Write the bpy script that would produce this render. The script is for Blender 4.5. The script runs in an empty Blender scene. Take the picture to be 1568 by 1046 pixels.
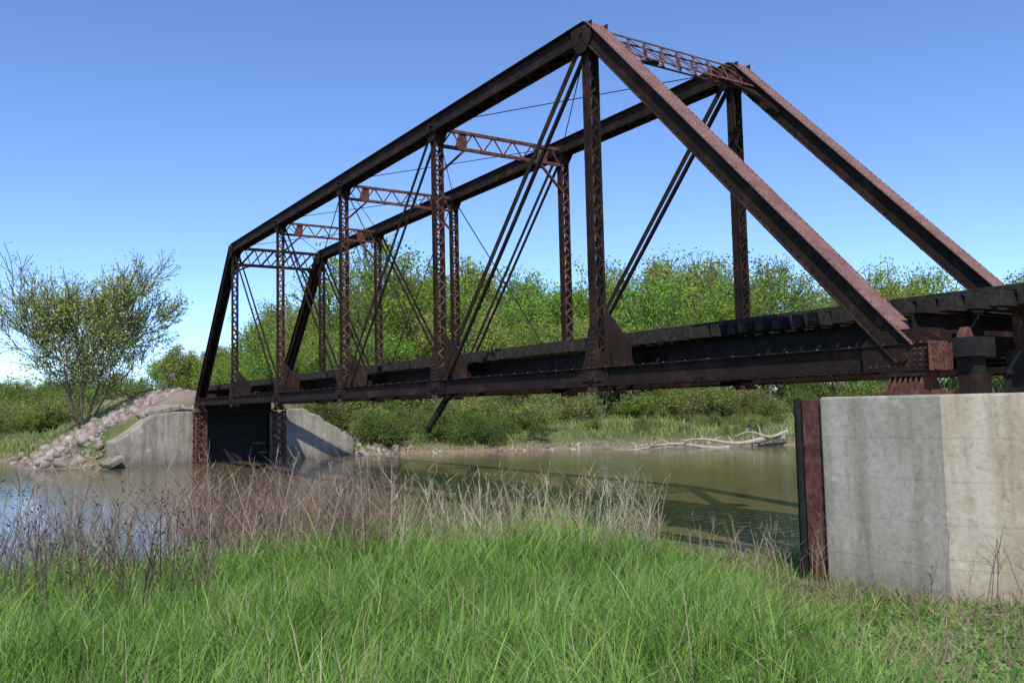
import bpy, math, random
import numpy as np
from mathutils import Vector, Matrix
random.seed(7); rng=np.random.default_rng(11)
scene=bpy.context.scene
# ------------------------------------------------------------ frame
YAW,PITCH,ROLL=0.995,0.0739,0.0226
CAM=np.array([8.035,-12.88,-0.613])
FW=np.array([-math.sin(YAW),math.cos(YAW)]); RT=np.array([math.cos(YAW),math.sin(YAW)])
PN=8.0; HT=8.416; W=5.045
WZ=-3.9
def DL(D,L):
    return CAM[0]+D*FW[0]+L*RT[0], CAM[1]+D*FW[1]+L*RT[1]
def toDL(x,y):
    dx=x-CAM[0];dy=y-CAM[1]
    return dx*FW[0]+dy*FW[1], dx*RT[0]+dy*RT[1]
def sm(a,b,x):
    t=np.clip((x-a)/(b-a),0,1); return t*t*(3-2*t)
def wob(x,y,s=1.0):
    x=x/s;y=y/s
    return (np.sin(x*1.3+y*.7)+np.sin(-x*.8+y*1.9+1.3)+.6*np.sin(x*2.9-y*2.1+.5)+.5*np.sin(x*4.3+y*3.7+2.))/3.1
def shoreN(L): return 17.8-2.6*sm(-3.5,-8,L)-1.0*sm(-10,-30,L)+.5*wob(L,L*0+3,2.0)
def shoreF(L): return 61.5+1.0*wob(L,L*0+1,5.0)+8*sm(-34,-55,L)
def G(x,y):
    x=np.asarray(x,float);y=np.asarray(y,float)
    D,L=toDL(x,y)
    sn=shoreN(L)
    base=np.interp(D,[-400,-20,0,4,12.5,16],[-1.6,-1.8,-2.15,-2.3,-3.2,-3.6])
    baser=np.interp(D,[-400,-20,0,4,8,10,12.5,17],[-1.6,-1.8,-2.15,-2.35,-3.02,-3.4,-3.62,-3.75])
    k=sm(1.2,4.2,L)
    base=base*(1-k)+baser*k
    t=(D-sn)
    near=np.where(t>-2.0, np.interp(t,[-2,0,2,6],[0,-.35,-1.2,-2.0])-3.55, base)
    near=np.minimum(base,near)+.06*wob(x,y,.5)+.05*wob(x+5,y,1.4)
    sf=shoreF(L)
    u=D-sf
    far=np.interp(u,[-8,-2,0,1.2,5,12,40],[-5.5,-4.6,-3.95,-3.3,-2.7,-2.1,-1.6])+.15*wob(x,y,1.7)*sm(0,2,u)
    z=np.where(D<40,near,far)
    # railway embankments
    s=np.abs(y-2.5)
    e=.75-np.maximum(0,s-2.9)*.55
    wing=sm(6.6,8.5,s)
    e1=e-np.maximum(0,x+51.8)*(3.0*(1-wing))-np.maximum(0,x+53.)*.75*wing
    e1=np.where(x<-30,e1,-9)+.12*wob(x,y,1.1)
    e2=np.where(x>4,.75-np.maximum(0,s-2.9)*.7-np.maximum(0,14.0-x)*.9,-9)
    z=np.maximum(z,np.maximum(e1,e2))
    return z
# ------------------------------------------------------------ materials
def newmat(name):
    m=bpy.data.materials.new(name);m.use_nodes=True
    nt=m.node_tree
    return m,nt,nt.nodes['Principled BSDF']
def N(nt,t,**k):
    n=nt.nodes.new(t)
    for a,b in k.items(): setattr(n,a,b)
    return n
def ramp(nt,src,stops):
    r=N(nt,'ShaderNodeValToRGB'); e=r.color_ramp.elements
    while len(e)<len(stops): e.new(.5)
    for i,(p,c) in enumerate(stops):
        e[i].position=p;e[i].color=(*c,1)
    nt.links.new(src,r.inputs[0]); return r
def noise(nt,scale,detail=6,rough=.6,coord=None,stretch=None):
    tc=N(nt,'ShaderNodeNewGeometry')
    src=tc.outputs['Position']
    if stretch:
        mp=N(nt,'ShaderNodeMapping');mp.inputs['Scale'].default_value=stretch
        nt.links.new(src,mp.inputs[0]);src=mp.outputs[0]
    n=N(nt,'ShaderNodeTexNoise');n.inputs['Scale'].default_value=scale
    n.inputs['Detail'].default_value=min(detail,4);n.inputs['Roughness'].default_value=rough
    nt.links.new(src,n.inputs['Vector']);return n
def mix(nt,a,b,f,mode='MIX'):
    m=N(nt,'ShaderNodeMix',data_type='RGBA',blend_type=mode)
    for s,i in ((a,6),(b,7)):
        if isinstance(s,tuple): m.inputs[i].default_value=(*s,1)
        else: nt.links.new(s,m.inputs[i])
    if isinstance(f,float): m.inputs[0].default_value=f
    else: nt.links.new(f,m.inputs[0])
    return m.outputs[2]
def bump(nt,b,src,st,dist=.02):
    n=N(nt,'ShaderNodeBump');n.inputs['Strength'].default_value=st;n.inputs['Distance'].default_value=dist
    nt.links.new(src,n.inputs['Height']);nt.links.new(n.outputs[0],b.inputs['Normal'])
def mottled(name,stops,scale,rough=.85,bs=.3,bd=.01,stretch=None,scale2=None,metal=0,spec=.3):
    m,nt,b=newmat(name)
    n=noise(nt,scale,8,.65,stretch=stretch)
    c=ramp(nt,n.outputs['Fac'],stops).outputs[0]
    if scale2:
        n2=noise(nt,scale2,4,.6)
        v=ramp(nt,n2.outputs['Fac'],[(.3,(.6,.6,.6)),(.7,(1.15,1.15,1.15))]).outputs[0]
        c=mix(nt,c,v,1.0,'MULTIPLY')
    nt.links.new(c,b.inputs['Base Color'])
    b.inputs['Roughness'].default_value=rough;b.inputs['Metallic'].default_value=metal
    b.inputs['Specular IOR Level'].default_value=spec
    bump(nt,b,n.outputs['Fac'],bs,bd)
    return m
M_steel=mottled('dark_rusted_steel',[(.35,(.018,.012,.010)),(.54,(.030,.017,.013)),(.68,(.064,.029,.020)),(.85,(.125,.052,.033))],2.2,.8,.3,.004,scale2=18,spec=.15)
M_rust=mottled('rust_steel',[(.3,(.05,.024,.019)),(.5,(.12,.055,.040)),(.75,(.21,.10,.072))],5,.85,.3,.004,scale2=25,spec=.15)
M_cover=mottled('sunlit_rust_plate',[(.25,(.13,.062,.053)),(.5,(.205,.108,.092)),(.8,(.28,.165,.14))],3,.8,.25,.004,scale2=20,spec=.2)  # rust colour lightened to pinkish, painting in the sunlit look of upper plates
M_tie=mottled('creosote_timber',[(.3,(.012,.010,.009)),(.6,(.035,.028,.023)),(.8,(.09,.075,.06))],6,.9,.5,.01,scale2=14)
M_rail=mottled('rail_steel',[(.3,(.06,.035,.025)),(.7,(.12,.07,.05))],8,.6,.2,.003)
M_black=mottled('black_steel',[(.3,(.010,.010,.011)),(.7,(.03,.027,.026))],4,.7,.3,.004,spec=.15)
M_rock=mottled('riprap_rock',[(.28,(.13,.10,.08)),(.5,(.28,.22,.185)),(.72,(.48,.42,.365))],.9,.95,.6,.05,scale2=5)
M_bark=mottled('bark',[(.3,(.06,.05,.04)),(.7,(.17,.145,.115))],6,.95,.6,.02)
M_drift=mottled('driftwood',[(.3,(.25,.21,.17)),(.7,(.45,.41,.35))],5,.9,.4,.02)
def concrete(name,c1,c2,stain,dark=.5,crk=.3):
    m,nt,b=newmat(name)
    a=noise(nt,.9,8,.6);s=noise(nt,1.6,6,.65,stretch=(1.5,1.5,.16));f=noise(nt,14,6,.7)
    c=ramp(nt,a.outputs['Fac'],[(.3,c1),(.7,c2)]).outputs[0]
    st=ramp(nt,s.outputs['Fac'],[(.45,(0,0,0)),(.75,(dark,)*3)]).outputs[0]
    c=mix(nt,c,stain,st)
    ef=noise(nt,2.3,5,.7)
    ev=ramp(nt,ef.outputs['Fac'],[(.60,(0,0,0)),(.68,(.5,.5,.5))]).outputs[0]
    c=mix(nt,c,tuple(min(.55,v*1.3) for v in c2),ev)
    fv=ramp(nt,f.outputs['Fac'],[(.25,(.68,.68,.68)),(.5,(1,1,1)),(.8,(1.1,1.1,1.1))]).outputs[0]
    c=mix(nt,c,fv,1.0,'MULTIPLY')
    vo=N(nt,'ShaderNodeTexVoronoi',feature='DISTANCE_TO_EDGE');vo.inputs['Scale'].default_value=.5
    g=N(nt,'ShaderNodeNewGeometry')
    wn=noise(nt,1.7,5,.7);wm=N(nt,'ShaderNodeVectorMath',operation='MULTIPLY_ADD')
    wm.inputs[1].default_value=(.8,.8,.8);nt.links.new(wn.outputs['Color'],wm.inputs[0]);nt.links.new(g.outputs['Position'],wm.inputs[2])
    nt.links.new(wm.outputs[0],vo.inputs['Vector'])
    cr=ramp(nt,vo.outputs['Distance'],[(.0,(.35,.35,.35)),(.009,(1,1,1))]).outputs[0]
    c=mix(nt,c,cr,crk,'MULTIPLY')
    sp=N(nt,'ShaderNodeSeparateXYZ');nt.links.new(g.outputs['Position'],sp.inputs[0])
    mm=N(nt,'ShaderNodeMath',operation='PINGPONG');mm.inputs[1].default_value=.31
    nt.links.new(sp.outputs[2],mm.inputs[0])
    ln=ramp(nt,mm.outputs[0],[(.0,(.78,.78,.78)),(.02,(1,1,1))]).outputs[0]
    c=mix(nt,c,ln,.7,'MULTIPLY')
    ft=N(nt,'ShaderNodeMapRange');ft.inputs[1].default_value=-3.9;ft.inputs[2].default_value=-3.1
    ft.inputs[3].default_value=.5;ft.inputs[4].default_value=1
    nt.links.new(sp.outputs[2],ft.inputs[0])
    c=mix(nt,c,ft.outputs[0],1.0,'MULTIPLY')
    nt.links.new(c,b.inputs['Base Color']);b.inputs['Roughness'].default_value=.92
    bump(nt,b,f.outputs['Fac'],.4,.012)
    return m
M_conc=concrete('weathered_concrete',(.33,.30,.23),(.46,.42,.335),(.20,.16,.105),.8)
M_conc_lit=concrete('weathered_concrete_sunlit',(.37,.32,.235),(.49,.435,.335),(.25,.175,.105),.8)  # same concrete, lighter and warmer: sunlight on the right face put into the colour
M_conc2=concrete('old_concrete_far',(.20,.18,.14),(.38,.34,.28),(.10,.085,.065),.95,.6)
def leafmat(name,trans=.35,rough=.6,spec=.05):
    m,nt,b=newmat(name)
    at=N(nt,'ShaderNodeAttribute',attribute_name='col')
    oi=N(nt,'ShaderNodeObjectInfo')
    hs=N(nt,'ShaderNodeHueSaturation')
    mr=N(nt,'ShaderNodeMapRange');mr.inputs[3].default_value=.475;mr.inputs[4].default_value=.515
    mv=N(nt,'ShaderNodeMapRange');mv.inputs[3].default_value=.8;mv.inputs[4].default_value=1.2
    nt.links.new(oi.outputs['Random'],mr.inputs[0]);nt.links.new(oi.outputs['Random'],mv.inputs[0])
    nt.links.new(mr.outputs[0],hs.inputs['Hue']);nt.links.new(mv.outputs[0],hs.inputs['Value'])
    nt.links.new(at.outputs['Color'],hs.inputs['Color'])
    nt.links.new(hs.outputs[0],b.inputs['Base Color']);b.inputs['Roughness'].default_value=rough
    b.inputs['Specular IOR Level'].default_value=spec
    tr=N(nt,'ShaderNodeBsdfTranslucent');nt.links.new(hs.outputs[0],tr.inputs[0])
    ms=N(nt,'ShaderNodeMixShader');ms.inputs[0].default_value=trans
    out=nt.nodes['Material Output']
    nt.links.new(b.outputs[0],ms.inputs[1]);nt.links.new(tr.outputs[0],ms.inputs[2]);nt.links.new(ms.outputs[0],out.inputs[0])
    return m
M_leaf=leafmat('foliage',.42);M_blade=leafmat('grass_blades',.3,.45,.2)
# ground
m,nt,b=newmat('ground_soil');M_ground=m
n1=noise(nt,.25,8,.65);n2=noise(nt,6,8,.7)
c=ramp(nt,n1.outputs['Fac'],[(.35,(.06,.085,.02)),(.5,(.10,.115,.035)),(.65,(.17,.14,.08))]).outputs[0]
c2=ramp(nt,n2.outputs['Fac'],[(.3,(.5,.5,.5)),(.7,(1.3,1.3,1.3))]).outputs[0]
c=mix(nt,c,c2,1.0,'MULTIPLY')
g=N(nt,'ShaderNodeNewGeometry');sp=N(nt,'ShaderNodeSeparateXYZ');nt.links.new(g.outputs['Position'],sp.inputs[0])
mr=N(nt,'ShaderNodeMapRange');mr.inputs[1].default_value=-3.1;mr.inputs[2].default_value=-3.75
nt.links.new(sp.outputs[2],mr.inputs[0])
c=mix(nt,c,(.18,.14,.09),mr.outputs[0])
mr2=N(nt,'ShaderNodeMapRange');mr2.inputs[1].default_value=-.9;mr2.inputs[2].default_value=.4
nt.links.new(sp.outputs[2],mr2.inputs[0])
c=mix(nt,c,(.21,.165,.13),mr2.outputs[0])
nt.links.new(c,b.inputs['Base Color']);b.inputs['Roughness'].default_value=.95
bump(nt,b,n2.outputs['Fac'],.8,.05)
# water
m,nt,b=newmat('river_water');M_water=m
n1=noise(nt,.12,4,.6);
c=ramp(nt,n1.outputs['Fac'],[(.35,(.100,.082,.036)),(.65,(.135,.106,.052))]).outputs[0]
nt.links.new(c,b.inputs['Base Color']);b.inputs['Roughness'].default_value=.11;b.inputs['IOR'].default_value=1.33
tc=N(nt,'ShaderNodeNewGeometry');mp=N(nt,'ShaderNodeMapping')
mp.inputs['Rotation'].default_value=(0,0,-YAW-math.radians(6))
nt.links.new(tc.outputs['Position'],mp.inputs[0])
mp2=N(nt,'ShaderNodeMapping');mp2.inputs['Scale'].default_value=(.4,1.3,1);nt.links.new(mp.outputs[0],mp2.inputs[0])
w1=N(nt,'ShaderNodeTexNoise');w1.inputs['Scale'].default_value=2.2;w1.inputs['Detail'].default_value=3;w1.inputs['Roughness'].default_value=.5
nt.links.new(mp2.outputs[0],w1.inputs['Vector'])
big=noise(nt,.09,3,.5)
am=ramp(nt,big.outputs['Fac'],[(.38,(.2,.2,.2)),(.65,(1,1,1))]).outputs[0]
mu=N(nt,'ShaderNodeMath',operation='MULTIPLY');nt.links.new(w1.outputs['Fac'],mu.inputs[0]);nt.links.new(am,mu.inputs[1])
bump(nt,b,mu.outputs[0],.3,.06)
# ------------------------------------------------------------ mesh helpers
def link(o,parent=None):
    scene.collection.objects.link(o)
    if parent is not None: o.parent=parent
    return o
def empty(name):
    e=bpy.data.objects.new(name,None);scene.collection.objects.link(e);return e
class MB:
    def __init__(s): s.v=[];s.f=[];s.m=[]
    def box(s,c,ax,hx,mi=0):
        c=Vector(c);o=len(s.v)
        for i in (-1,1):
            for j in (-1,1):
                for k in (-1,1):
                    s.v.append(c+ax[0]*(hx[0]*i)+ax[1]*(hx[1]*j)+ax[2]*(hx[2]*k))
        for q in ((0,1,3,2),(4,6,7,5),(0,4,5,1),(2,3,7,6),(0,2,6,4),(1,5,7,3)):
            s.f.append(tuple(o+t for t in q));s.m.append(mi)
    def abox(s,lo,hi,mi=0):
        lo=Vector(lo);hi=Vector(hi)
        s.box((lo+hi)/2,(Vector((1,0,0)),Vector((0,1,0)),Vector((0,0,1))),tuple((hi-lo)/2),mi)
    def bar(s,p,q,wa,a,ha,mi=0):
        p=Vector(p);q=Vector(q);t=(q-p);l=t.length;t.normalize()
        a=Vector(a);a=(a-t*a.dot(t)).normalized();bb=t.cross(a)
        s.box((p+q)/2,(t,a,bb),(l/2,wa/2,ha/2),mi)
    def poly(s,pts,n,th,mi=0):
        n=Vector(n).normalized();o=len(s.v);k=len(pts)
        for p in pts: s.v.append(Vector(p)-n*th/2)
        for p in pts: s.v.append(Vector(p)+n*th/2)
        s.f.append(tuple(o+i for i in reversed(range(k))));s.m.append(mi)
        s.f.append(tuple(o+k+i for i in range(k)));s.m.append(mi)
        for i in range(k):
            j=(i+1)%k
            s.f.append((o+i,o+j,o+k+j,o+k+i));s.m.append(mi)
    def tube(s,p,q,r0,r1,n=6,mi=0):
        p=Vector(p);q=Vector(q);t=(q-p).normalized()
        a=t.orthogonal().normalized();bb=t.cross(a);o=len(s.v)
        for c,r in ((p,r0),(q,r1)):
            for i in range(n):
                an=2*math.pi*i/n
                s.v.append(c+a*(r*math.cos(an))+bb*(r*math.sin(an)))
        for i in range(n):
            j=(i+1)%n
            s.f.append((o+i,o+j,o+n+j,o+n+i));s.m.append(mi)
        s.f.append(tuple(o+i for i in reversed(range(n))));s.m.append(mi)
        s.f.append(tuple(o+n+i for i in range(n)));s.m.append(mi)
    def obj(s,name,mats,parent=None,bevel=0,recalc=True):
        me=bpy.data.meshes.new(name)
        me.from_pydata([tuple(v) for v in s.v],[],s.f)
        for m in mats: me.materials.append(m)
        me.polygons.foreach_set('material_index',s.m)
        if recalc:
            import bmesh
            bm=bmesh.new();bm.from_mesh(me);bmesh.ops.recalc_face_normals(bm,faces=bm.faces);bm.to_mesh(me);bm.free()
        o=bpy.data.objects.new(name,me);link(o,parent)
        if bevel:
            md=o.modifiers.new('b','BEVEL');md.width=bevel;md.segments=2;md.limit_method='ANGLE'
        return o
X=Vector((1,0,0));Y=Vector((0,1,0));Z=Vector((0,0,1))
def rivet(mb,c,n,r=.018,mi=0):
    n=Vector(n).normalized();a=n.orthogonal().normalized();bb=n.cross(a)
    mb.box(Vector(c)+n*.006,(a,bb,n),(r*.8,r*.8,.010),mi)
def laced(mb,p,q,a,sep,dep,cover=None,web=.016,fl=.08,bar=.055,pitch=None,rv=True,mi=0,mc=0,ml=0,lace=(1,1)):
    p=Vector(p);q=Vector(q);t=q-p;l=t.length;t.normalize()
    a=Vector(a);a=(a-t*a.dot(t)).normalized();b=t.cross(a)
    if b.z<-.01 or (abs(b.z)<=.01 and b.x<0): b=-b
    mid=(p+q)/2
    for s in (-1,1):
        mb.box(mid+a*(s*sep/2),(t,a,b),(l/2,web/2,dep/2),mi)
        for k in (-1,1):
            mb.box(mid+a*(s*(sep/2+web/2+fl/2))+b*(k*(dep/2-web/2)),(t,a,b),(l/2,fl/2,web/2),mi)
    if cover=='+':
        wc=sep+2*(web+fl)+.02
        mb.box(mid+b*(dep/2+.009),(t,a,b),(l/2,wc/2,.009),mc)
        if rv:
            n=int(l/.16)
            for i in range(n):
                for s in (-1,1): rivet(mb,p+t*(l*(i+.5)/n)+a*(s*(wc/2-.05))+b*(dep/2+.018),b,.017,mc)
    pitch=pitch or sep*1.1
    n=max(2,int(l/pitch))
    for k,on in ((1,lace[0]),(-1,lace[1])):
        if not on or (k==1 and cover=='+'): continue
        hw=sep/2+web+fl*.5
        for i in range(n):
            s=1 if i%2 else -1
            p0=p+t*(l*i/n)+a*(s*hw)+b*(k*(dep/2+.006+.001*(i%2)))
            p1=p+t*(l*(i+1)/n)-a*(s*hw)+b*(k*(dep/2+.006+.001*(i%2)))
            mb.bar(p0,p1,.012,b,bar,ml)
        for e in (.25,l-.25):
            mb.box(p+t*e+b*(k*(dep/2+.012)),(t,a,b),(.25,hw+.02,.006),mi)
    if rv:
        n=int(l/.2)
        for i in range(n):
            for s in (-1,1):
                for k in (-1,1):
                    rivet(mb,p+t*(l*(i+.5)/n)+a*(s*(sep/2+web/2))+b*(k*(dep/2-.06)),a*s,.016,mi)
# ------------------------------------------------------------ bridge
BR=empty('railroad_truss_bridge')
def Lp(i,y): return Vector((-PN*i,y,0))
def Up(i,y): return Vector((-PN*i,y,HT))
mats=[M_steel,M_rust,M_cover,M_black]
for ti,y in enumerate((0.0,W)):
    tn=('near','far')[ti]
    mb=MB();laced(mb,Lp(0,y)+X*.45,Lp(6,y)-X*.45,Y,.30,.44,fl=.09,mi=0,ml=0,pitch=.4)
    for i in range(0,7):
        for s in (-1,1):
            mb.abox((-PN*i-.55,y+s*.185-.009,-.20),(-PN*i+.55,y+s*.185+.009,.20),1 if i in (0,6) else 0)
    for k in range(0,75):
        rivet(mb,(.3-k*.65,y-.215,.22),Z,.022,2)
    mb.obj('bottom_chord_'+tn,mats,BR)
    mb=MB();laced(mb,Up(1,y)+X*.1,Up(5,y)-X*.1,Y,.34,.46,cover='+',mi=0,mc=0,pitch=.42,bar=.09);mb.obj('top_chord_'+tn,mats,BR)
    mb=MB()
    laced(mb,Lp(0,y)+Vector((.02,0,.05)),Up(1,y)+Vector((.06,0,.06)),Y,.352,.40,cover='+',mi=0,mc=2,pitch=.45)
    laced(mb,Lp(6,y)+Vector((-.02,0,.05)),Up(5,y)+Vector((-.06,0,.06)),Y,.352,.40,cover='+',mi=0,mc=0,pitch=.45)
    mb.obj('end_posts_'+tn,mats,BR)
    mb=MB()
    for i in range(1,6):
        laced(mb,Lp(i,y)+Z*.1,Up(i,y)-Z*.1,Y,.22,.25,fl=.05,web=.014,bar=.06,pitch=.24,mi=0,ml=(0 if i in (1,5) else 1))
    mb.obj('vertical_posts_'+tn,mats,BR)
    mb=MB()
    def diag(i,j,w,two=True):
        offs=(-.12,.12) if two else (0.03*(1 if i<j else -1),)
        for o in offs:
            p=Up(i,y)+Y*o;q=Lp(j,y)+Y*o
            if two: mb.bar(p,q,.028,Y,w,0)
            else: mb.tube(p,q,w/2,w/2,6,0)
    diag(1,2,.16);diag(2,3,.13);diag(4,3,.12);diag(5,4,.15)
    diag(3,2,.045,False);diag(3,4,.045,False)
    mb.obj('diagonal_eyebars_'+tn,mats,BR)
    mb=MB()
    for i in range(0,7):
        for s in (-1,1):
            yy=y+s*.215
            if 0<i<6:
                mb.poly([(-PN*i-.42,yy,-.1),(-PN*i+.42,yy,-.1),(-PN*i+.25,yy,.55),(-PN*i+.12,yy,1.15),(-PN*i-.12,yy,1.15),(-PN*i-.25,yy,.55)],Y,.014,0)
                for zz in np.arange(.1,1.1,.12):
                    for xx in (-.08,.08): rivet(mb,(-PN*i+xx,yy+s*.007,zz),Y*s,.018,1)
            else:
                sg=1 if i==0 else -1
                mb.poly([(-PN*i+sg*.45,yy,-.2),(-PN*i+sg*.45,yy,.24),(-PN*i+sg*.1,yy,.45),(-PN*i-sg*.5,yy,.45),(-PN*i-sg*.75,yy,.24),(-PN*i-sg*.75,yy,-.2)],Y,.014,0)
                for k in range(10): rivet(mb,(-PN*i+sg*(.38-.11*k),yy+s*.007,-.13),Y*s,.018,1)
                for k in range(4):
                    for k2 in range(3): rivet(mb,(-PN*i+sg*(.38-.1*k2),yy+s*.007,-.05+.09*k),Y*s,.016,1)
            mb.tube((-PN*i,y+s*.2,0),(-PN*i,y+s*.27,0),.07,.07,10,0)
        if 0<i<6:
            mb.poly([(-PN*i+.15,y+.05,1.75),(-PN*i+.20,y+.85,.80),(-PN*i+.20,y+.85,.2),(-PN*i+.15,y+.05,.2)],X,.02,0)
            mb.abox((-PN*i-.16,y-.24,-.34),(-PN*i+.16,y+.24,-.24),1)
        if i==0:
            mb.abox((.452,y-.30,-.22),(.47,y+.30,.24),1)
            for zz in (-.15,-.03,.09,.19):
                for yy in (-.22,-.08,.08,.22): rivet(mb,(.47,y+yy,zz),X,.02,1)
    for i in range(1,6):
        for s in (-1,1):
            yy=y+s*.245 if i in (1,5) else y+s*.19
            zt=HT+.17
            mb.poly([(-PN*i-.42,yy,zt),(-PN*i+.42,yy,zt),(-PN*i+.36,yy,HT-.25),(-PN*i+.14,yy,HT-.5),(-PN*i-.14,yy,HT-.5),(-PN*i-.36,yy,HT-.25)],Y,.012,0)
            mb.tube((-PN*i,y+s*.18,HT),(-PN*i,y+s*.29,HT),.06,.06,10,0)
    mb.obj('gusset_plates_'+tn,mats,BR)
    mb=MB()
    for xx,sg in ((0,1),(-6*PN,-1)):
        mb.abox((xx-.32,y-.2,-.30),(xx+.32,y+.2,-.225),1)
        for k in range(-3,4):
            mb.poly([(xx+k*.09-.015,y-.36,-.545),(xx+k*.09-.015,y+.36,-.545),(xx+k*.09-.015,y+.18,-.30),(xx+k*.09-.015,y-.18,-.30)],X,.02,1)
        mb.abox((xx-.45,y-.42,-.60),(xx+.45,y+.42,-.545),1)
    mb.obj('bearing_shoes_'+tn,mats,BR)
def knee(mb,base,dirh,dirv,R,w,n=8,mi=0):
    pts=[]
    for k in range(n+1):
        an=math.pi/2*k/n
        pts.append(base+dirh*(R*(1-math.sin(an)))+dirv*(R*(1-math.cos(an))))
    for k in range(n): mb.bar(pts[k],pts[k+1],.012*6,dirh.cross(dirv),w,mi)
mb=MB()
for i,sg in ((1,1),(5,-1)):
    top=Vector((-PN*i+sg*.05,0,HT+.1)); dn=Vector((sg*PN,0,-HT)).normalized()
    nrm=dn.cross(Y).normalized()
    a0=top+dn*.05;b0=top+dn*1.15
    for p in (a0,b0):
        for o in (-.07,.07):
            mb.bar(p+nrm*o,p+nrm*o+Y*W,.018,nrm,.11,1)
    n=9
    for k in range(n):
        y0=W*k/n;y1=W*(k+1)/n
        for o in (-.05,.05):
            mb.bar(a0+Y*y0+nrm*o,b0+Y*y1+nrm*o,.012,nrm,.06,1) if (k%2==0) else mb.bar(b0+Y*y0+nrm*o,a0+Y*y1+nrm*o,.012,nrm,.06,1)
        for o in (-.03,.03):
            if k%2: mb.bar(a0+Y*y0+nrm*o,b0+Y*y1+nrm*o,.012,nrm,.05,1)
            else: mb.bar(b0+Y*y0+nrm*o,a0+Y*y1+nrm*o,.012,nrm,.05,1)
    for y,s in ((.2,1),(W-.2,-1)):
        base=b0+Y*y
        knee(mb,base,Y*s,dn,1.25,.07,8,0)
        mb.poly([base,base+Y*(s*.5),base+dn*.5],nrm,.02,0)
for i in (2,3,4):
    xx=-PN*i
    for zt in (HT-.05,HT-.6):
        for o in (-.06,.06):
            mb.bar((xx+o,0.1,zt),(xx+o,W-.1,zt),.02,X,.09,1)
    n=12
    for k in range(n):
        y0=.15+(W-.3)*k/n;y1=.15+(W-.3)*(k+1)/n
        z0,z1=(HT-.05,HT-.6) if k%2 else (HT-.6,HT-.05)
        mb.bar((xx+.02,y0,z0),(xx+.02,y1,z1),.02,X,.05,1)
    for y,s in ((.1,1),(W-.1,-1)):
        mb.bar((xx,y,HT-1.5),(xx,y+s*.95,HT-.6),.09,X,.07,1)
        mb.poly([(xx,y+s*.55,HT-.62),(xx,y+s*1.0,HT-.62),(xx,y+s*1.0,HT-.03),(xx,y+s*.75,HT-.03)],X,.05,1)
for i in (1,2,3,4):
    for (ya,yb) in ((0,W),(W,0)):
        mb.tube((-PN*i,ya,HT+.05+.05*(ya>0)),(-PN*(i+1),yb,HT+.05+.05*(ya>0)),.016,.016,5,0)
mb.obj('portal_and_sway_bracing',mats,BR)
FZ=-.15
mb=MB()
for i in range(0,7):
    xx=-PN*i
    mb.abox((xx-.012,.05,.02),(xx+.012,W-.05,.88+FZ),0)
    for z0 in (.005,.865+FZ): mb.abox((xx-.16,.06,z0),(xx+.16,W-.06,z0+.025),0)
for y in (W/2-.85,W/2+.85):
    mb.abox((-6*PN,y-.012,.10),(.2,y+.012,.90+FZ),3)
    mb.abox((-6*PN,y-.15,.895+FZ),(.2,y+.15,.918+FZ),3)
    mb.abox((-6*PN,y-.15,.08),(.2,y+.15,.102),3)
for i in range(0,6):
    for (ya,yb) in ((.3,W-.3),(W-.3,.3)):
        mb.bar((-PN*i,ya,-.05),(-PN*(i+1),yb,-.05 if ya<1 else -.07),.07,Z,.07,0)
mb.bar((-19.0,2.0,-.1),(-19.9,1.5,-1.5),.24,X,.14,3)
mb.obj('floor_beams_and_stringers',mats,BR)
mb=MB();xx=-6*PN-3.5;Rt=random.Random(4)
while xx<27:
    j=Rt.uniform(-.05,.05)
    ax=(Vector((math.cos(j*.3),math.sin(j*.3),0)),Vector((-math.sin(j*.3),math.cos(j*.3),0)),Z)
    mb.box((xx,W/2+Rt.uniform(-.06,.06),1.045+FZ+Rt.uniform(-.012,.006)),ax,(.105,1.62+Rt.uniform(0,.12),.125),0)
    xx+=.43
for y in (W/2-1.3,W/2+1.3):
    xx=-6*PN-3
    while xx<27:
        mb.abox((xx+.01,y-.08,1.175+FZ),(xx+5.9,y+.08,1.27+FZ),0);xx+=5.93
mb.obj('deck_ties',[M_tie],BR,bevel=.012)
mb=MB()
for y in (W/2-.75,W/2+.75):
    mb.abox((-120,y-.07,1.172+FZ),(60,y+.07,1.195+FZ),0)
    mb.abox((-120,y-.01,1.19+FZ),(60,y+.01,1.30+FZ),0)
    mb.abox((-120,y-.036,1.295+FZ),(60,y+.036,1.335+FZ),0)
mb.obj('rails',[M_rail],BR)
mb=MB()
for y in (W/2-.85,W/2+.85):
    mb.abox((.75,y-.012,.08),(27,y+.012,.90+FZ),1)
    mb.abox((.75,y-.17,.895+FZ),(27,y+.17,.92+FZ),1)
    mb.abox((.75,y-.17,.06),(27,y+.17,.082),1)
    for k in range(20): mb.abox((.9+1.3*k,y-.15,.085),(.92+1.3*k,y+.15,.893+FZ),1)
    mb.abox((.7,y-.32,-.60),(1.25,y+.32,-.30),3)
    mb.abox((.78,y-.36,-.298),(1.2,y+.36,.058),3)
mb.abox((.56,.3,-.598),(.85,.72,-.30),0);mb.abox((.50,.2,-.02),(.9,.8,.28),3);mb.abox((.52,.34,-.298),(.8,.68,-.022),3)
mb.poly([(.62,.3,.28),(.62,.62,.28),(.62,.5,.45),(.62,.42,.45)],X,.12,1)
mb.obj('approach_span_girders',mats,BR)
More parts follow.
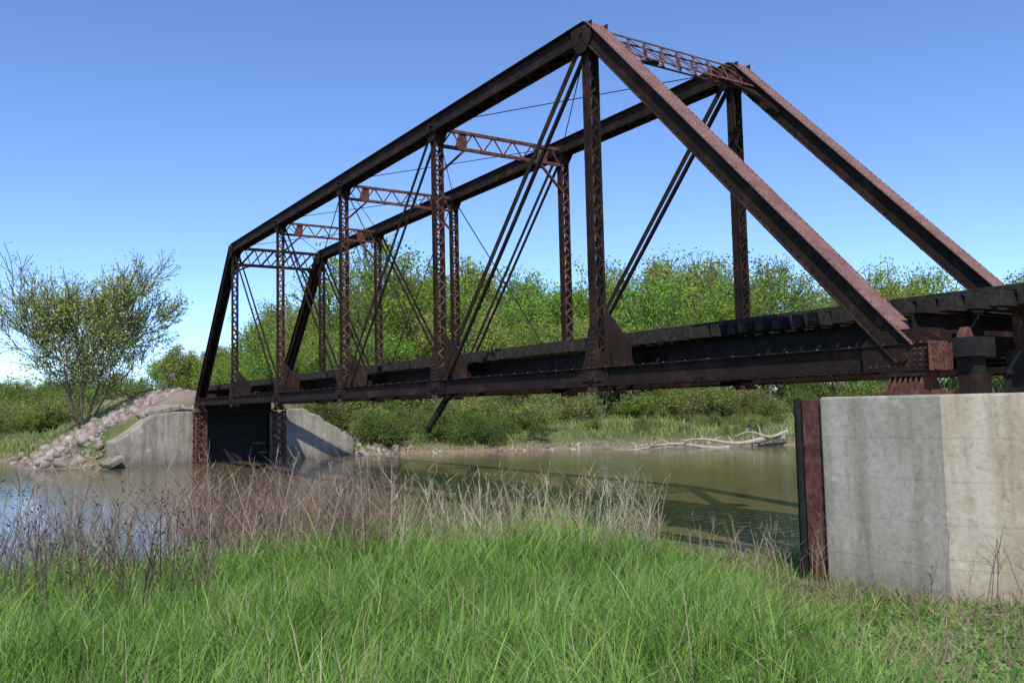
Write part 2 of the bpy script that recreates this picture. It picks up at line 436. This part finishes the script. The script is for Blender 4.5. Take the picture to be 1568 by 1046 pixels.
for y,nm in ((0,'near'),(W,'far')):
    mb=MB()
    for sx in (-.26,.26):
        for sy in (-.32,.32):
            mb.abox((-6*PN+sx-.05,y+sy-.05,-5),(-6*PN+sx+.05,y+sy+.05,-.62),1)
    zz=-4.2
    while zz<-.75:
        for sx in (-.32,.32):
            mb.bar((-6*PN+sx,y-.32,zz),(-6*PN+sx,y+.32,zz+.44),.014,X,.07,1)
            mb.bar((-6*PN+sx*1.05,y+.32,zz),(-6*PN+sx*1.05,y-.32,zz+.44),.014,X,.07,1)
        for sy in (-.38,.38):
            mb.bar((-6*PN-.26,y+sy,zz),(-6*PN+.26,y+sy,zz+.44),.014,Y,.07,1)
            mb.bar((-6*PN+.26,y+sy*1.05,zz),(-6*PN-.26,y+sy*1.05,zz+.44),.014,Y,.07,1)
        zz+=.44
    mb.obj('lattice_column_'+nm,mats,BR)
# ------------------------------------------------------------ abutments
def bevobj(mb,name,mats,parent=None,w=.03): return mb.obj(name,mats,parent,bevel=w)
AB=empty('concrete_abutment')
mb=MB()
ft=[(-1.13,-.9),(.95,-.9),(4.2,.95),(4.2,6.2),(-1.13,6.2)]
o=len(mb.v);k=len(ft)
for z in (-6,-.6):
    for p in ft: mb.v.append(Vector((p[0],p[1],z)))
mb.f.append(tuple(range(k-1,-1,-1)));mb.f.append(tuple(range(k,2*k)))
for i in range(k): mb.f.append((i,(i+1)%k,k+(i+1)%k,k+i))
mb.m=[0,0]+[0,1,0,0,0]
bevobj(mb,'abutment_body',[M_conc,M_conc_lit],AB,.035)
mb=MB()
mb.abox((-1.55,-.82,-6),(-1.135,-.4,-.63),1)
mb.abox((-1.66,-.86,-6),(-1.58,.2,-.64),3)
mb.abox((-1.82,-.70,-6),(-1.66,-.62,-.62),3)
mb.obj('steel_nosing',mats,AB,bevel=.01)
FA=empty('concrete_abutment')
mb=MB()
def prism(mb,prof,x0,x1):
    o=len(mb.v);k=len(prof)
    for x in (x0,x1):
        for (y,z) in prof: mb.v.append(Vector((x,y,z)))
    mb.f.append(tuple(o+i for i in reversed(range(k))));mb.m.append(0)
    mb.f.append(tuple(o+k+i for i in range(k)));mb.m.append(0)
    for i in range(k): mb.f.append((o+i,o+(i+1)%k,o+k+(i+1)%k,o+k+i));mb.m.append(0)
prism(mb,[(-4.9,-6),(-4.9,-2.35),(-4.3,-2.05),(-3.6,-1.55),(-3.0,-1.05),(-2.5,-.72),(-1.2,-.55),(.1,-.58),(.1,-6)],-52.4,-49.2)
prism(mb,[(4.9,-6),(4.9,-.55),(7.2,-.52),(7.5,-.8),(8.3,-1.05),(8.6,-1.4),(9.6,-1.9),(9.9,-2.25),(10.8,-2.7),(10.8,-6)],-52.4,-49.2)
prism(mb,[(.1,-6),(.1,-.7),(4.9,-.7),(4.9,-6)],-52.4,-50.2)
bevobj(mb,'abutment_walls',[M_conc2],FA,.1)
mb=MB()
for (cx,cy,cz,sx,sy,rz,rx) in ((-50.6,-1.8,-.42,1.1,.8,.3,.2),(-51.2,-.9,-.35,.9,.7,-.4,-.2),(-49.0,-4.9,-3.5,.9,.5,.2,.5)):
    Mr=Matrix.Rotation(rz,3,'Z')@Matrix.Rotation(rx,3,'X')
    mb.box((cx,cy,cz),(Mr@X,Mr@Y,Mr@Z),(sx,sy,.16),0)
bevobj(mb,'broken_slabs',[M_conc2],FA,.05)
mb=MB();mb.abox((-50.18,.12,-6),(-49.5,4.7,-.7),0);mb.abox((-51.0,.3,-.69),(-48.6,4.7,.0),0)  # added black sheet that paints in the shadow under the bridge
mb.obj('underbridge_shade_sheet',[M_black],FA)
# ------------------------------------------------------------ terrain & water
def axis(parts):
    out=[]
    for a,b2,s in parts: out+=list(np.arange(a,b2,s))
    return np.array(out)
Ds=axis([(-400,-40,40),(-40,0,4),(0,22,.28),(22,50,2),(50,82,.5),(82,130,3),(130,400,20),(400,3600,200)])
Ls=axis([(-3000,-400,200),(-400,-80,16),(-80,-40,2),(-40,-14,.6),(-14,14,.35),(14,45,.8),(45,100,3),(100,400,20),(400,3200,200)])
DD,LL=np.meshgrid(Ds,Ls,indexing='ij')
gx,gy=DL(DD,LL);gz=G(gx,gy)
nd,nl=DD.shape
V=np.stack([gx,gy,gz],-1).reshape(-1,3)
I=np.arange(nd*nl).reshape(nd,nl)
F=np.stack([I[:-1,:-1],I[:-1,1:],I[1:,1:],I[1:,:-1]],-1).reshape(-1,4)[:,::-1]
def npmesh(name,V,F,mat,parent=None,col=None,smooth=False,link_it=True):
    if not isinstance(F,list): F=[F]
    me=bpy.data.meshes.new(name)
    me.vertices.add(len(V));me.vertices.foreach_set('co',np.asarray(V,np.float32).ravel())
    loops=np.concatenate([f.ravel() for f in F]);cnt=np.concatenate([np.full(len(f),f.shape[1]) for f in F])
    st=np.concatenate([[0],np.cumsum(cnt)[:-1]])
    me.loops.add(len(loops));me.loops.foreach_set('vertex_index',loops.astype(np.int32))
    me.polygons.add(len(cnt));me.polygons.foreach_set('loop_start',st.astype(np.int32))
    try: me.polygons.foreach_set('loop_total',cnt.astype(np.int32))
    except Exception: pass
    me.update(calc_edges=True)
    if smooth: me.polygons.foreach_set('use_smooth',np.ones(len(cnt),bool))
    if col is not None:
        a=me.attributes.new('col','FLOAT_COLOR','POINT')
        c4=np.ones((len(V),4),np.float32);c4[:,:3]=col;a.data.foreach_set('color',c4.ravel())
    me.materials.append(mat)
    o=bpy.data.objects.new(name,me)
    if link_it: link(o,parent)
    return o
o=npmesh('ground',V,F,M_ground,smooth=True)
if o.data.polygons[0].normal.z<0: o.data.flip_normals()
mb=MB();
mb.v=[Vector((p[0],p[1],WZ)) for p in (DL(10,-2500),DL(10,2500),DL(90,2500),DL(90,-2500))];mb.f=[(0,1,2,3)];mb.m=[0]
wo=mb.obj('river_water',[M_water],recalc=False)
if wo.data.polygons[0].normal.z<0: wo.data.flip_normals()
# ------------------------------------------------------------ blades
def blades(P,H,Wd,lean,bend,colr,T=(0,.4,.75,1.0),taper=(1,.85,.55),az=None,leanaz=None,flat=False):
    n=len(P)
    az=rng.uniform(0,2*np.pi,n) if az is None else az
    la=rng.uniform(0,2*np.pi,n) if leanaz is None else leanaz
    wv=np.stack([np.cos(az),np.sin(az),np.zeros(n)],1)*(Wd[:,None]/2)
    ld=np.stack([np.cos(la),np.sin(la),np.zeros(n)],1)
    rows=[]
    for k,t in enumerate(T):
        c=P+np.array([0,0,1.])*(H*(t-bend*.35*t*t))[:,None]+ld*(H*(lean*t+bend*t*t))[:,None]
        if k<3: rows+= [c-wv*taper[k],c+wv*taper[k]]
        else: rows.append(c)
    V=np.stack(rows,1).reshape(-1,3)
    b=(np.arange(n)*7)[:,None]
    Q=np.concatenate([b+np.array([[0,1,3,2]]),b+np.array([[2,3,5,4]])])
    Tt=b+np.array([[4,5,6]])
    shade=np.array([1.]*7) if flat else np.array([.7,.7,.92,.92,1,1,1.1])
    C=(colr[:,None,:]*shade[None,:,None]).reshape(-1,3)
    return V,Q,Tt,C
def merge(parts):
    Vs,Qs,Ts,Cs=[],[],[],[];o=0
    for V,Q,T,C in parts:
        Vs.append(V);Qs.append(Q+o);Ts.append(T+o);Cs.append(C);o+=len(V)
    return np.concatenate(Vs),[np.concatenate(Qs),np.concatenate(Ts)],np.concatenate(Cs)
def scatter(n,D0,D1,Lf=.66,bias=1.0):
    D=D0+(D1-D0)*rng.uniform(0,1,n)**bias
    L=rng.uniform(-Lf,Lf,n)*D+rng.uniform(-.5,.5,n)
    return D,L
def inabut(x,y,m=.05):
    a=(x>-1.9-m)&(y>-.9-m)&(x<1)
    a|=(x>.9)&((y+.9+m)-(x-.95)*.569>0)
    return a
def lerpc(a,b,t): return np.array(a)[None]*(1-t[:,None])+np.array(b)[None]*t[:,None]
def dryness(x,y,D,L): return np.clip(sm(.2,3.2,L-.10*D)*(.34+.55*wob(x,y,.5)),0,1)+np.clip(-wob(x+3,y+7,2.0)-.3,0,1)*.6
parts=[]
for (n,D0,D1,h0,h1,w) in ((58000,2.2,6.5,.12,.58,.008),(72000,6,12,.14,.66,.0105),(56000,11,18.6,.2,.85,.014)):
    D,L=scatter(n,D0,D1);x,y=DL(D,L)
    cl=wob(x,y,.3)*.5+wob(x+9,y-4,.9)*.5
    patch=wob(x+3,y+7,2.2)
    dry=dryness(x,y,D,L)
    keep=(rng.uniform(0,1,n)<np.clip(1.05-dry*.8,.2,1)*(1-.45*(cl<-.35)))&(D<shoreN(L)+.25)&(~inabut(x,y))
    x,y,D,L,cl,patch,dry=[q[keep] for q in (x,y,D,L,cl,patch,dry)];n=len(x)
    P=np.stack([x,y,G(x,y)-.02],1)
    low=(1-.45*sm(1.6,4.2,L))*(1+.45*sm(-4.5,-2.5,L)*(1-sm(.5,2.5,L))*sm(10,14,D))
    hs=(h0+(h1-h0)*rng.uniform(0,1,n)**2.0)*(1+.75*cl)*(1-.4*np.clip(dry,0,1))*low
    hs=np.maximum(hs,.06)
    t=np.clip(rng.normal(.5,.22,n)+.55*cl,0,1)
    c=lerpc((.080,.20,.026),(.26,.44,.080),t)*rng.uniform(.75,1.25,n)[:,None]
    blu=rng.uniform(0,1,n)<.15;c[blu]=c[blu]*np.array([.85,.95,1.6])
    yl=rng.uniform(0,1,n)<.06+.18*np.clip(dry,0,1)
    c[yl]=np.array([.40,.34,.19])*rng.uniform(.6,1.2,yl.sum())[:,None]
    la=wob(x,y,.8)*3+rng.normal(0,1.2,n)
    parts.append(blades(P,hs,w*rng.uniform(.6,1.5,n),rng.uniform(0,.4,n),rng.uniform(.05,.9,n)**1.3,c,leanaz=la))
D,L=scatter(75000,2.2,18.3);x,y=DL(D,L)
dry=dryness(x,y,D,L)
keep=(rng.uniform(0,1,len(x))<.14+.55*dry)&(~inabut(x,y))&(D<shoreN(L)+.1)
x,y,D=x[keep],y[keep],D[keep];n=len(x)
P=np.stack([x,y,G(x,y)+rng.uniform(-.01,.07,n)],1)
c=lerpc((.20,.145,.09),(.50,.42,.29),rng.uniform(0,1,n))
parts.append(blades(P,rng.uniform(.06,.26,n),(.005+.0006*D)*rng.uniform(.6,1.5,n),rng.uniform(.3,1.9,n),rng.uniform(0,.8,n),c))
V,F,C=merge(parts)
npmesh('meadow_grass',V,F,M_blade,col=C)
def leafquads(c,size,colr,flat=0.0):
    n=len(c)
    a=rng.normal(size=(n,3));a[:,2]*=(1-flat);a/=np.linalg.norm(a,axis=1)[:,None]
    b=rng.normal(size=(n,3));b[:,2]*=(1-flat);b-=a*np.sum(a*b,1)[:,None];b/=np.linalg.norm(b,axis=1)[:,None]
    s=size[:,None]
    V=np.stack([c-a*s,c+b*s*.55-a*s*.1,c+a*s,c-b*s*.55+a*s*.1],1).reshape(-1,3)
    F=(np.arange(n)*4)[:,None]+np.arange(4)[None]
    return V,F,np.repeat(colr,4,0)
D,L=scatter(1500,3,11.5);x,y=DL(D,L);k=(L-.1*D>-.2)&~inabut(x,y);x,y=x[k],y[k];n=len(x)
m_=16
cx=np.repeat(x,m_)+rng.normal(0,.07,n*m_);cy=np.repeat(y,m_)+rng.normal(0,.07,n*m_)
cz=G(cx,cy)+rng.uniform(.02,.25,n*m_)
c=lerpc((.08,.19,.03),(.22,.37,.08),rng.uniform(0,1,n*m_))
V,F,C=leafquads(np.stack([cx,cy,cz],1),rng.uniform(.013,.034,n*m_),c,.4)
npmesh('broadleaf_weeds',V,F,M_leaf,col=C)
# ------------------------------------------------------------ dry reeds / tall weeds
def reeds(name,D,L,h0,h1,colA,colB,w,branches=7,head=0,lean=.25,headcol=None,blen=.35):
    x,y=DL(D,L);n=len(x);z=np.maximum(G(x,y),WZ-.5)
    P=np.stack([x,y,z],1);H=rng.uniform(h0,h1,n)
    le=rng.uniform(0,lean,n);be=rng.uniform(0,.15,n);la=rng.uniform(0,2*np.pi,n)
    c=lerpc(colA,colB,rng.uniform(0,1,n))
    az=YAW+rng.uniform(-.9,.9,n)
    pts=[blades(P,H,np.full(n,w)*rng.uniform(.7,1.4,n),le,be,c,taper=(1,.9,.7),leanaz=la,az=az,flat=True)]
    ld=np.stack([np.cos(la),np.sin(la),np.zeros(n)],1)
    for b in range(branches):
        t=rng.uniform(.35,1.0,n)
        Q=P+np.array([0,0,1.])*(H*(t-be*.35*t*t))[:,None]+ld*(H*(le*t+be*t*t))[:,None]
        hb=H*blen*(1.25-t)*rng.uniform(.5,1.3,n)
        pts.append(blades(Q,hb,np.full(n,w*.75),rng.uniform(.3,1.3,n),rng.uniform(-.3,.5,n),c*.9,az=az,flat=True))
    V,F,C=merge(pts)
    o=npmesh(name,V,F,M_blade,col=C)
    if head:
        hn=head
        t=rng.uniform(.72,1.03,(n,hn));
        Q=P[:,None]+np.array([0,0,1.])*(H[:,None]*(t-(be*.35)[:,None]*t*t))[...,None]+ld[:,None]*(H[:,None]*(le[:,None]*t+be[:,None]*t*t))[...,None]
        Q=Q+rng.normal(0,.03,Q.shape)
        hc=np.repeat(np.array([headcol or colA]),n*hn,0)*rng.uniform(.6,1.4,(n*hn,1))
        V,F,C=leafquads(Q.reshape(-1,3),rng.uniform(.010,.024,n*hn),hc)
        npmesh('seed_heads',V,F,M_leaf,parent=o,col=C)
def band(n,px0,px1,off0,off1):
    u=(rng.uniform(px0,px1,n)-784)/1311
    D=np.full(n,16.);off=rng.uniform(off0,off1,n)
    for _ in range(6): D=shoreN(u*D)-off
    return D,u*D
D,L=band(270,-60,620,-.3,4.5)
reeds('dry_reeds',D,L,1.0,2.2,(.22,.16,.13),(.48,.40,.30),.013,7,5,.3,(.24,.155,.12))
D,L=band(330,270,610,.0,3)
reeds('dry_reeds',D,L,1.0,2.1,(.25,.16,.125),(.42,.30,.22),.012,9,8,.25,(.27,.16,.12))
D,L=band(280,560,1000,.0,3.2)
reeds('dry_reeds',D,L,.8,1.9,(.28,.23,.16),(.54,.46,.33),.013,6,5,.4,(.30,.24,.17))
D,L=band(50,840,1230,.2,3.5)
reeds('dry_reeds',D,L,.5,1.1,(.28,.23,.17),(.52,.45,.33),.013,3,0,.5)
D,L=band(130,-80,330,5.0,10)
reeds('dark_dead_weeds',D,L,.7,1.5,(.05,.035,.025),(.18,.14,.10),.009,6,5,.35,(.06,.042,.035))
D,L=scatter(170,3.2,11)
reeds('dry_straw_stalks',D,L,.3,.8,(.28,.22,.13),(.55,.47,.32),.006,2,0,.45)
def atxy(x,y): return toDL(np.array(x),np.array(y))
t=rng.uniform(0,1,16);D,L=atxy(1.0+2.6*t,-1.05+1.5*t-rng.uniform(0,.25,16))
reeds('dead_weeds',D,L,.6,1.7,(.12,.08,.05),(.28,.19,.12),.010,6,4,.2,(.16,.09,.06))
D,L=atxy(rng.uniform(-2.2,-1.0,16),rng.uniform(-1.5,-1.0,16))
reeds('dead_weeds',D,L,.5,1.5,(.22,.16,.11),(.42,.34,.24),.010,5,3,.25)
# ------------------------------------------------------------ trees
def skeleton(seed,H,spread,K,stems=1,up=.35,nch=(3,4),trunk=.28,rad=None,t0=.35,sl=.35):
    R=random.Random(seed);segs=[];tips=[]
    rad=rad or H*.018
    def grow(p,d,l,r,k):
        n=3 if k<3 else 2
        pts=[p]
        for i in range(n):
            d=(d+Vector((R.gauss(0,.12),R.gauss(0,.12),R.gauss(0,.06)))+Vector((0,0,up*.12))).normalized()
            q=p+d*(l/n);r2=r*(1-.22) ;segs.append((p,q,r,r2,k));p=q;r=r2;pts.append(q)
            if k>=2: tips.append((q,k))
        if k>=K: return
        for c in range(R.randint(*nch)):
            an=R.uniform(0,2*math.pi);t=R.uniform(t0,1.0) if c else 1.0
            base=pts[0].lerp(pts[-1],t) if c else pts[-1]
            sp=spread*R.uniform(.5,1.2)*(.5 if c==0 else 1)
            a=d.orthogonal().normalized();b=d.cross(a)
            nd=(d+(a*math.cos(an)+b*math.sin(an))*sp+Vector((0,0,up*.3))).normalized()
            grow(base,nd,l*R.uniform(.62,.85),r*R.uniform(.55,.78),k+1)
    for s in range(stems):
        an=s*2*math.pi/stems+R.random()
        d=Vector((math.cos(an)*sl,math.sin(an)*sl,1)).normalized() if stems>1 else Z
        grow(Vector((math.cos(an)*.15,math.sin(an)*.15,-.2)) if stems>1 else Vector((0,0,-.3)),d,H*trunk*R.uniform(.85,1.1),rad*(1 if stems==1 else .75),0)
    zz=max(t[0].z for t in tips);s=H/zz
    return [(a*s,b*s,r0,r1,k) for a,b,r0,r1,k in segs],[(t*s,k) for t,k in tips]
def tree_meshes(name,seed,H,spread,K,nleaf,ls,cA,cB,stems=1,up=.35,sig=.05,minr=.0,trunk=.28,nch=(3,4),rad=None,low=0.0,t0=.35,sl=.35,xy=1.0,dp=2):
    segs,tips=skeleton(seed,H,spread,K,stems,up,trunk=trunk,nch=nch,rad=rad,t0=t0,sl=sl)
    if xy!=1.0:
        f=lambda v:Vector((v.x*xy,v.y*xy,v.z))
        segs=[(f(a),f(b),r0,r1,k) for a,b,r0,r1,k in segs];tips=[(f(t),k) for t,k in tips]
    mb=MB()
    for a,b,r0,r1,k in segs: mb.tube(a,b,max(r0,minr),max(r1,minr),6 if k<2 else 3)
    me_o=mb.obj(name+'_branches',[M_bark],recalc=False)
    me_w=me_o.data;bpy.data.objects.remove(me_o)
    T=np.array([tuple(t[0]) for t in tips]);T=T[T[:,2]>low*H]
    r=np.random.default_rng(seed)
    tb=r.uniform(0,1,len(T));dens=r.uniform(.05,1,len(T))**dp;dens/=dens.sum()
    idx=r.choice(len(T),nleaf,p=dens)
    c=T[idx]+r.normal(0,sig*H,(nleaf,3))*np.array([1,1,.8])
    c[:,2]=np.maximum(c[:,2],.15)
    col=lerpc(cA,cB,np.clip(tb[idx]*.7+r.uniform(0,.4,nleaf),0,1))*r.uniform(.8,1.2,(nleaf,1))
    V,F,C=leafquads(c,ls*r.uniform(.5,1.3,nleaf),col)
    o=npmesh(name+'_leaves',V,F,M_leaf,col=C,link_it=False);me_l=o.data;bpy.data.objects.remove(o)
    return me_w,me_l
def place(parent,meshes,x,y,s,rot,nm,sz=None):
    z=float(G(x,y))
    for me,t in zip(meshes,('branches','leaves')):
        o=bpy.data.objects.new(nm+'_'+t,me);link(o,parent)
        o.location=(x,y,z-.05);o.scale=(s,s,s*(sz or 1));o.rotation_euler=(0,0,rot)
HT_=empty('cottonwood_tree')
hero=tree_meshes('cottonwood',8,13.4,.75,5,27000,.092,(.27,.38,.06),(.44,.53,.13),stems=5,up=.22,sig=.020,minr=.024,trunk=.25,low=.15,rad=.17,t0=.15,sl=.45,xy=.92,dp=1.6)
D=64.;L=(128-784)/1311*D;x,y=DL(D,L);place(HT_,hero,x,y,1.0,.4,'cottonwood')
TL=empty('distant_treeline')
var=[]
cols=[((.14,.26,.03),(.27,.41,.06)),((.18,.28,.04),(.36,.44,.09)),((.10,.20,.028),(.20,.33,.055)),((.21,.27,.05),(.40,.43,.12))]
for s in range(6):
    cA,cB=cols[s%4]
    var.append(tree_meshes('tree',20+s,14.,.5+.1*(s%3),4,8500,.15,cA,cB,stems=1+(s%3),up=.45,sig=.032,minr=.03,trunk=.22,dp=2.6))
R=random.Random(3)
topy=[(250,525),(330,510),(370,500),(400,478),(470,455),(540,420),(620,412),(720,415),(800,425),(870,430),(950,420),(1040,415),(1100,425),(1200,440),(1300,448),(1380,428),(1440,440),(1700,440)]
def hz(px): return 620-.0226*(px-784)
for row,(D0,fac,step) in enumerate(((80,.72,52),(93,.94,42),(108,1.06,42))):
    px=330
    while px<1560:
        px+=step*R.uniform(.5,1.45)
        D=D0+R.uniform(-5,5);L=(px-784)/1311*D;x,y=DL(D,L)
        ty=np.interp(px,[a for a,b in topy],[b for a,b in topy])-6
        hgt=((hz(px)-ty)/1311*D+CAM[2]-float(G(x,y)))*fac*R.uniform(.78,1.1)
        place(TL,var[R.randrange(6)],x,y,hgt/14,R.uniform(0,6.28),'tree',1.0)
for px in list(range(-120,420,18))+list(range(420,1600,44)):
    D=R.uniform(150,220);q=px+R.uniform(-8,8);L=(q-784)/1311*D;x,y=DL(D,L)
    ty=578+R.uniform(-12,12) if q<240 else (545 if q<420 else 490)+R.uniform(-15,15)
    hgt=(hz(q)-ty)/1311*D+CAM[2]-float(G(x,y))
    place(TL,var[R.randrange(6)],x,y,hgt/14,R.uniform(0,6.28),'tree',.9)
for px in (262,285,305,330,352):
    D=R.uniform(100,120);L=(px-784)/1311*D;x,y=DL(D,L)
    hgt=(hz(px)-R.uniform(510,545))/1311*D+1.3
    place(TL,var[3],x,y,hgt/14,R.uniform(0,6.28),'tree',1)
SH=empty('riverbank_shrubs')
sv=[]
for s in range(4):
    cA,cB=[((.06,.12,.02),(.16,.25,.045)),((.13,.22,.03),(.27,.38,.065)),((.09,.16,.028),(.22,.29,.06)),((.18,.22,.05),(.35,.37,.11))][s]
    sv.append(tree_meshes('shrub',50+s,3.0,.8,3,2400,.078,cA,cB,stems=5,up=.1,sig=.07,minr=.012,trunk=.3,rad=.04))
px=-100
while px<1600:
    px+=R.uniform(10,20);D=R.uniform(112,135);L=(px-784)/1311*D;x,y=DL(D,L)
    place(SH,sv[R.choice((1,2,2))],x,y,R.uniform(1.3,2.0),R.uniform(0,6.28),'shrub',R.uniform(.8,1.1))
for i in range(110):
    px=R.uniform(480,1420);off=R.uniform(5,18)
    if px>850: off=R.uniform(9,19)
    D=float(shoreF((px-784)/1311*61))+off;L=(px-784)/1311*D;x,y=DL(D,L)
    if px<580 and D<66: continue
    s=R.uniform(.4,1.2)
    place(SH,sv[R.randrange(4)],x,y,s,R.uniform(0,6.28),'shrub',R.uniform(.7,1.1))
for i in range(26):
    px=R.uniform(560,850);D=float(shoreF((px-784)/1311*61))+R.uniform(.8,3.5);L=(px-784)/1311*D;x,y=DL(D,L)
    place(SH,sv[R.choice((0,0,2))],x,y,R.uniform(.5,.95),R.uniform(0,6.28),'shrub',.9)
for i in range(22):
    px=R.uniform(860,1190);D=float(shoreF((px-784)/1311*61))+R.uniform(1.8,8);L=(px-784)/1311*D;x,y=DL(D,L)
    place(SH,sv[R.choice((1,2,3))],x,y,R.uniform(.2,.5),R.uniform(0,6.28),'shrub',.9)
for i in range(50):
    px=R.uniform(-60,130);D=R.uniform(73,100);L=(px-784)/1311*D;x,y=DL(D,L)
    place(SH,sv[R.choice((1,2,3))],x,y,R.uniform(.5,1.3),R.uniform(0,6.28),'shrub',.9)
for i in range(14):
    px=R.uniform(330,540);D=R.uniform(72,84);L=(px-784)/1311*D;x,y=DL(D,L)
    place(SH,sv[R.choice((1,2,3))],x,y,R.uniform(.5,1.),R.uniform(0,6.28),'shrub',.9)
n=60000
u=rng.uniform(-.66,.66,n);D=61+22*rng.uniform(0,1,n)**1.4;L=u*D
x,y=DL(D,L);k=(D>shoreF(L)+.3)&(G(x,y)<.2);x,y,D=x[k],y[k],D[k];n=len(x)
keep=rng.uniform(0,1,n)<np.clip(.6+wob(x,y,3.)*.9,.08,1);x,y=x[keep],y[keep];n=len(x)
P=np.stack([x,y,G(x,y)-.03],1)
t=np.clip(.5+.6*wob(x+3,y,4.)+rng.normal(0,.2,n),0,1)
c=lerpc((.12,.21,.03),(.30,.37,.08),t);dr=rng.uniform(0,1,n)<.24;c[dr]=(.42,.34,.22)
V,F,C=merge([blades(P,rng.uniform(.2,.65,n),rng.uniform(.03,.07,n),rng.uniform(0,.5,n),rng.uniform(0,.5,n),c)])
npmesh('bank_grass',V,F,M_blade,col=C)
# ------------------------------------------------------------ rocks
def rocks(name,pts,parent=None):
    import bmesh
    bm=bmesh.new();bmesh.ops.create_icosphere(bm,subdivisions=2,radius=1)
    base=np.array([tuple(v.co) for v in bm.verts]);fc=np.array([[v.index for v in f.verts] for f in bm.faces]);bm.free()
    Vs=[];Fs=[];o=0
    for (x,y,z,s) in pts:
        d=rng.normal(size=(5,3));d/=np.linalg.norm(d,axis=1)[:,None]
        v=base.copy()
        for k in range(5):
            h=rng.uniform(.45,.8);t=v@d[k];v=v-np.outer(np.maximum(t-h,0),d[k])
        v=v*rng.uniform(.6,1.3,3)*s
        q,_=np.linalg.qr(rng.normal(size=(3,3)));v=v@q
        Vs.append(v+np.array([x,y,z]));Fs.append(fc+o);o+=len(base)
    return npmesh(name,np.concatenate(Vs),np.concatenate(Fs),M_rock,parent)
pts=[]
for i in range(2300):
    x=rng.uniform(-64,-47.5);y=rng.uniform(-10,.6)
    z=float(G(x,y))
    if z<-4.3 or z>.78: continue
    if x>-52.4 and y>-4.9: continue
    pts.append((x,y,z-.02,rng.uniform(.06,.2)+(rng.uniform(0,.4) if rng.uniform()<.18 else 0)))
for i in range(160):
    x=rng.uniform(-52.3,-50.4);y=rng.uniform(-3,1)
    pts.append((x,y,-.5+.1*rng.uniform()+(-.5*max(0,-2.3-y)),rng.uniform(.08,.28)))
for i in range(260):
    x=rng.uniform(-56,-47.5);y=rng.uniform(10.9,15)
    z=float(G(x,y))
    if z<-4.3: continue
    pts.append((x,y,z,rng.uniform(.1,.35)))
rocks('riprap_rocks',pts)
pts=[]
for i in range(200):
    u=rng.normal(.07,.08);D=61.5;D=float(shoreF(u*D))+rng.uniform(-.3,.7);x,y=DL(D,u*D)
    pts.append((x,y,float(G(x,y)),rng.uniform(.06,.2)))
rocks('shore_rocks',pts)
def drift(px0,y0,px1,seed,r):
    R2=random.Random(seed);mb=MB();n=10;prev=None
    for k in range(n+1):
        px=px0+(px1-px0)*k/n;D=60.3+.25*math.sin(k*.9+seed);L=(px-784)/1311*D;x,y=DL(D,L)
        p=Vector((x,y,WZ+y0+.18*math.sin(k*.8+seed)+.1))
        if prev is not None:
            r0=r*(1-.8*(k-1)/n);mb.tube(prev,p,r0,r*(1-.8*k/n),7)
            if k in (3,5,7,8):
                mb.tube(p,p+Vector((R2.uniform(-1,1),R2.uniform(-1,1),R2.uniform(.2,.9)))*1.0,r*.35,.02,5)
        prev=p
    return mb
mb=drift(1195,.35,1040,1,.2);mb.obj('driftwood_log',[M_drift])
mb=drift(1110,.05,935,4,.14);mb.obj('driftwood_log',[M_drift])
mb=drift(1200,.75,1120,2,.13);mb.obj('driftwood_log',[M_drift])
mb=MB();D=72.;L=(263-784)/1311*D;x,y=DL(D,L);z=float(G(x,y))
mb.tube((x,y,z-.2),(x,y,z+1.9),.035,.035,8,0);mb.box((x,y,z+1.7),(Vector((*RT,0)),Vector((*FW,0)),Z),(.18,.02,.28),1)
mb.obj('trackside_sign',[M_rail,M_conc2])
# ------------------------------------------------------------ camera, light, world
cam=bpy.data.cameras.new('camera');co=bpy.data.objects.new('camera',cam);link(co);scene.camera=co
fw=Vector((-math.sin(YAW)*math.cos(PITCH),math.cos(YAW)*math.cos(PITCH),math.sin(PITCH)))
r=Vector((math.cos(YAW),math.sin(YAW),0));u=r.cross(fw)
c_,s_=math.cos(ROLL),math.sin(ROLL)
r2=r*c_-u*s_;u2=r*s_+u*c_
co.matrix_world=Matrix((( r2.x,u2.x,-fw.x,CAM[0]),(r2.y,u2.y,-fw.y,CAM[1]),(r2.z,u2.z,-fw.z,CAM[2]),(0,0,0,1)))
cam.lens=36*1311.56/1568;cam.sensor_width=36;cam.clip_end=6000;cam.clip_start=.05
EL=math.radians(50);az=Vector((.82,-.57,0)).normalized()
sd=az*math.cos(EL)+Z*math.sin(EL)
sl=bpy.data.lights.new('sun','SUN');sl.energy=5.0;sl.angle=math.radians(.5);sl.color=(1,.95,.87)
so=bpy.data.objects.new('sun',sl);link(so);so.rotation_euler=(-sd).to_track_quat('-Z','Y').to_euler()
w=bpy.data.worlds.new('World');scene.world=w;w.use_nodes=True;nt=w.node_tree
sk=N(nt,'ShaderNodeTexSky',sky_type='NISHITA');sk.sun_disc=False;sk.sun_elevation=EL
sk.sun_rotation=math.atan2(az.x,az.y);sk.altitude=1500;sk.air_density=.85;sk.dust_density=.0;sk.ozone_density=1.2
tint=mix(nt,sk.outputs[0],(1.05,1.24,1.55),1.0,'MULTIPLY')
bg=nt.nodes['Background'];bg.inputs[1].default_value=.15
nt.links.new(tint,bg.inputs[0])
scene.view_settings.view_transform='Standard';scene.view_settings.look='None';scene.view_settings.exposure=0
print('done')
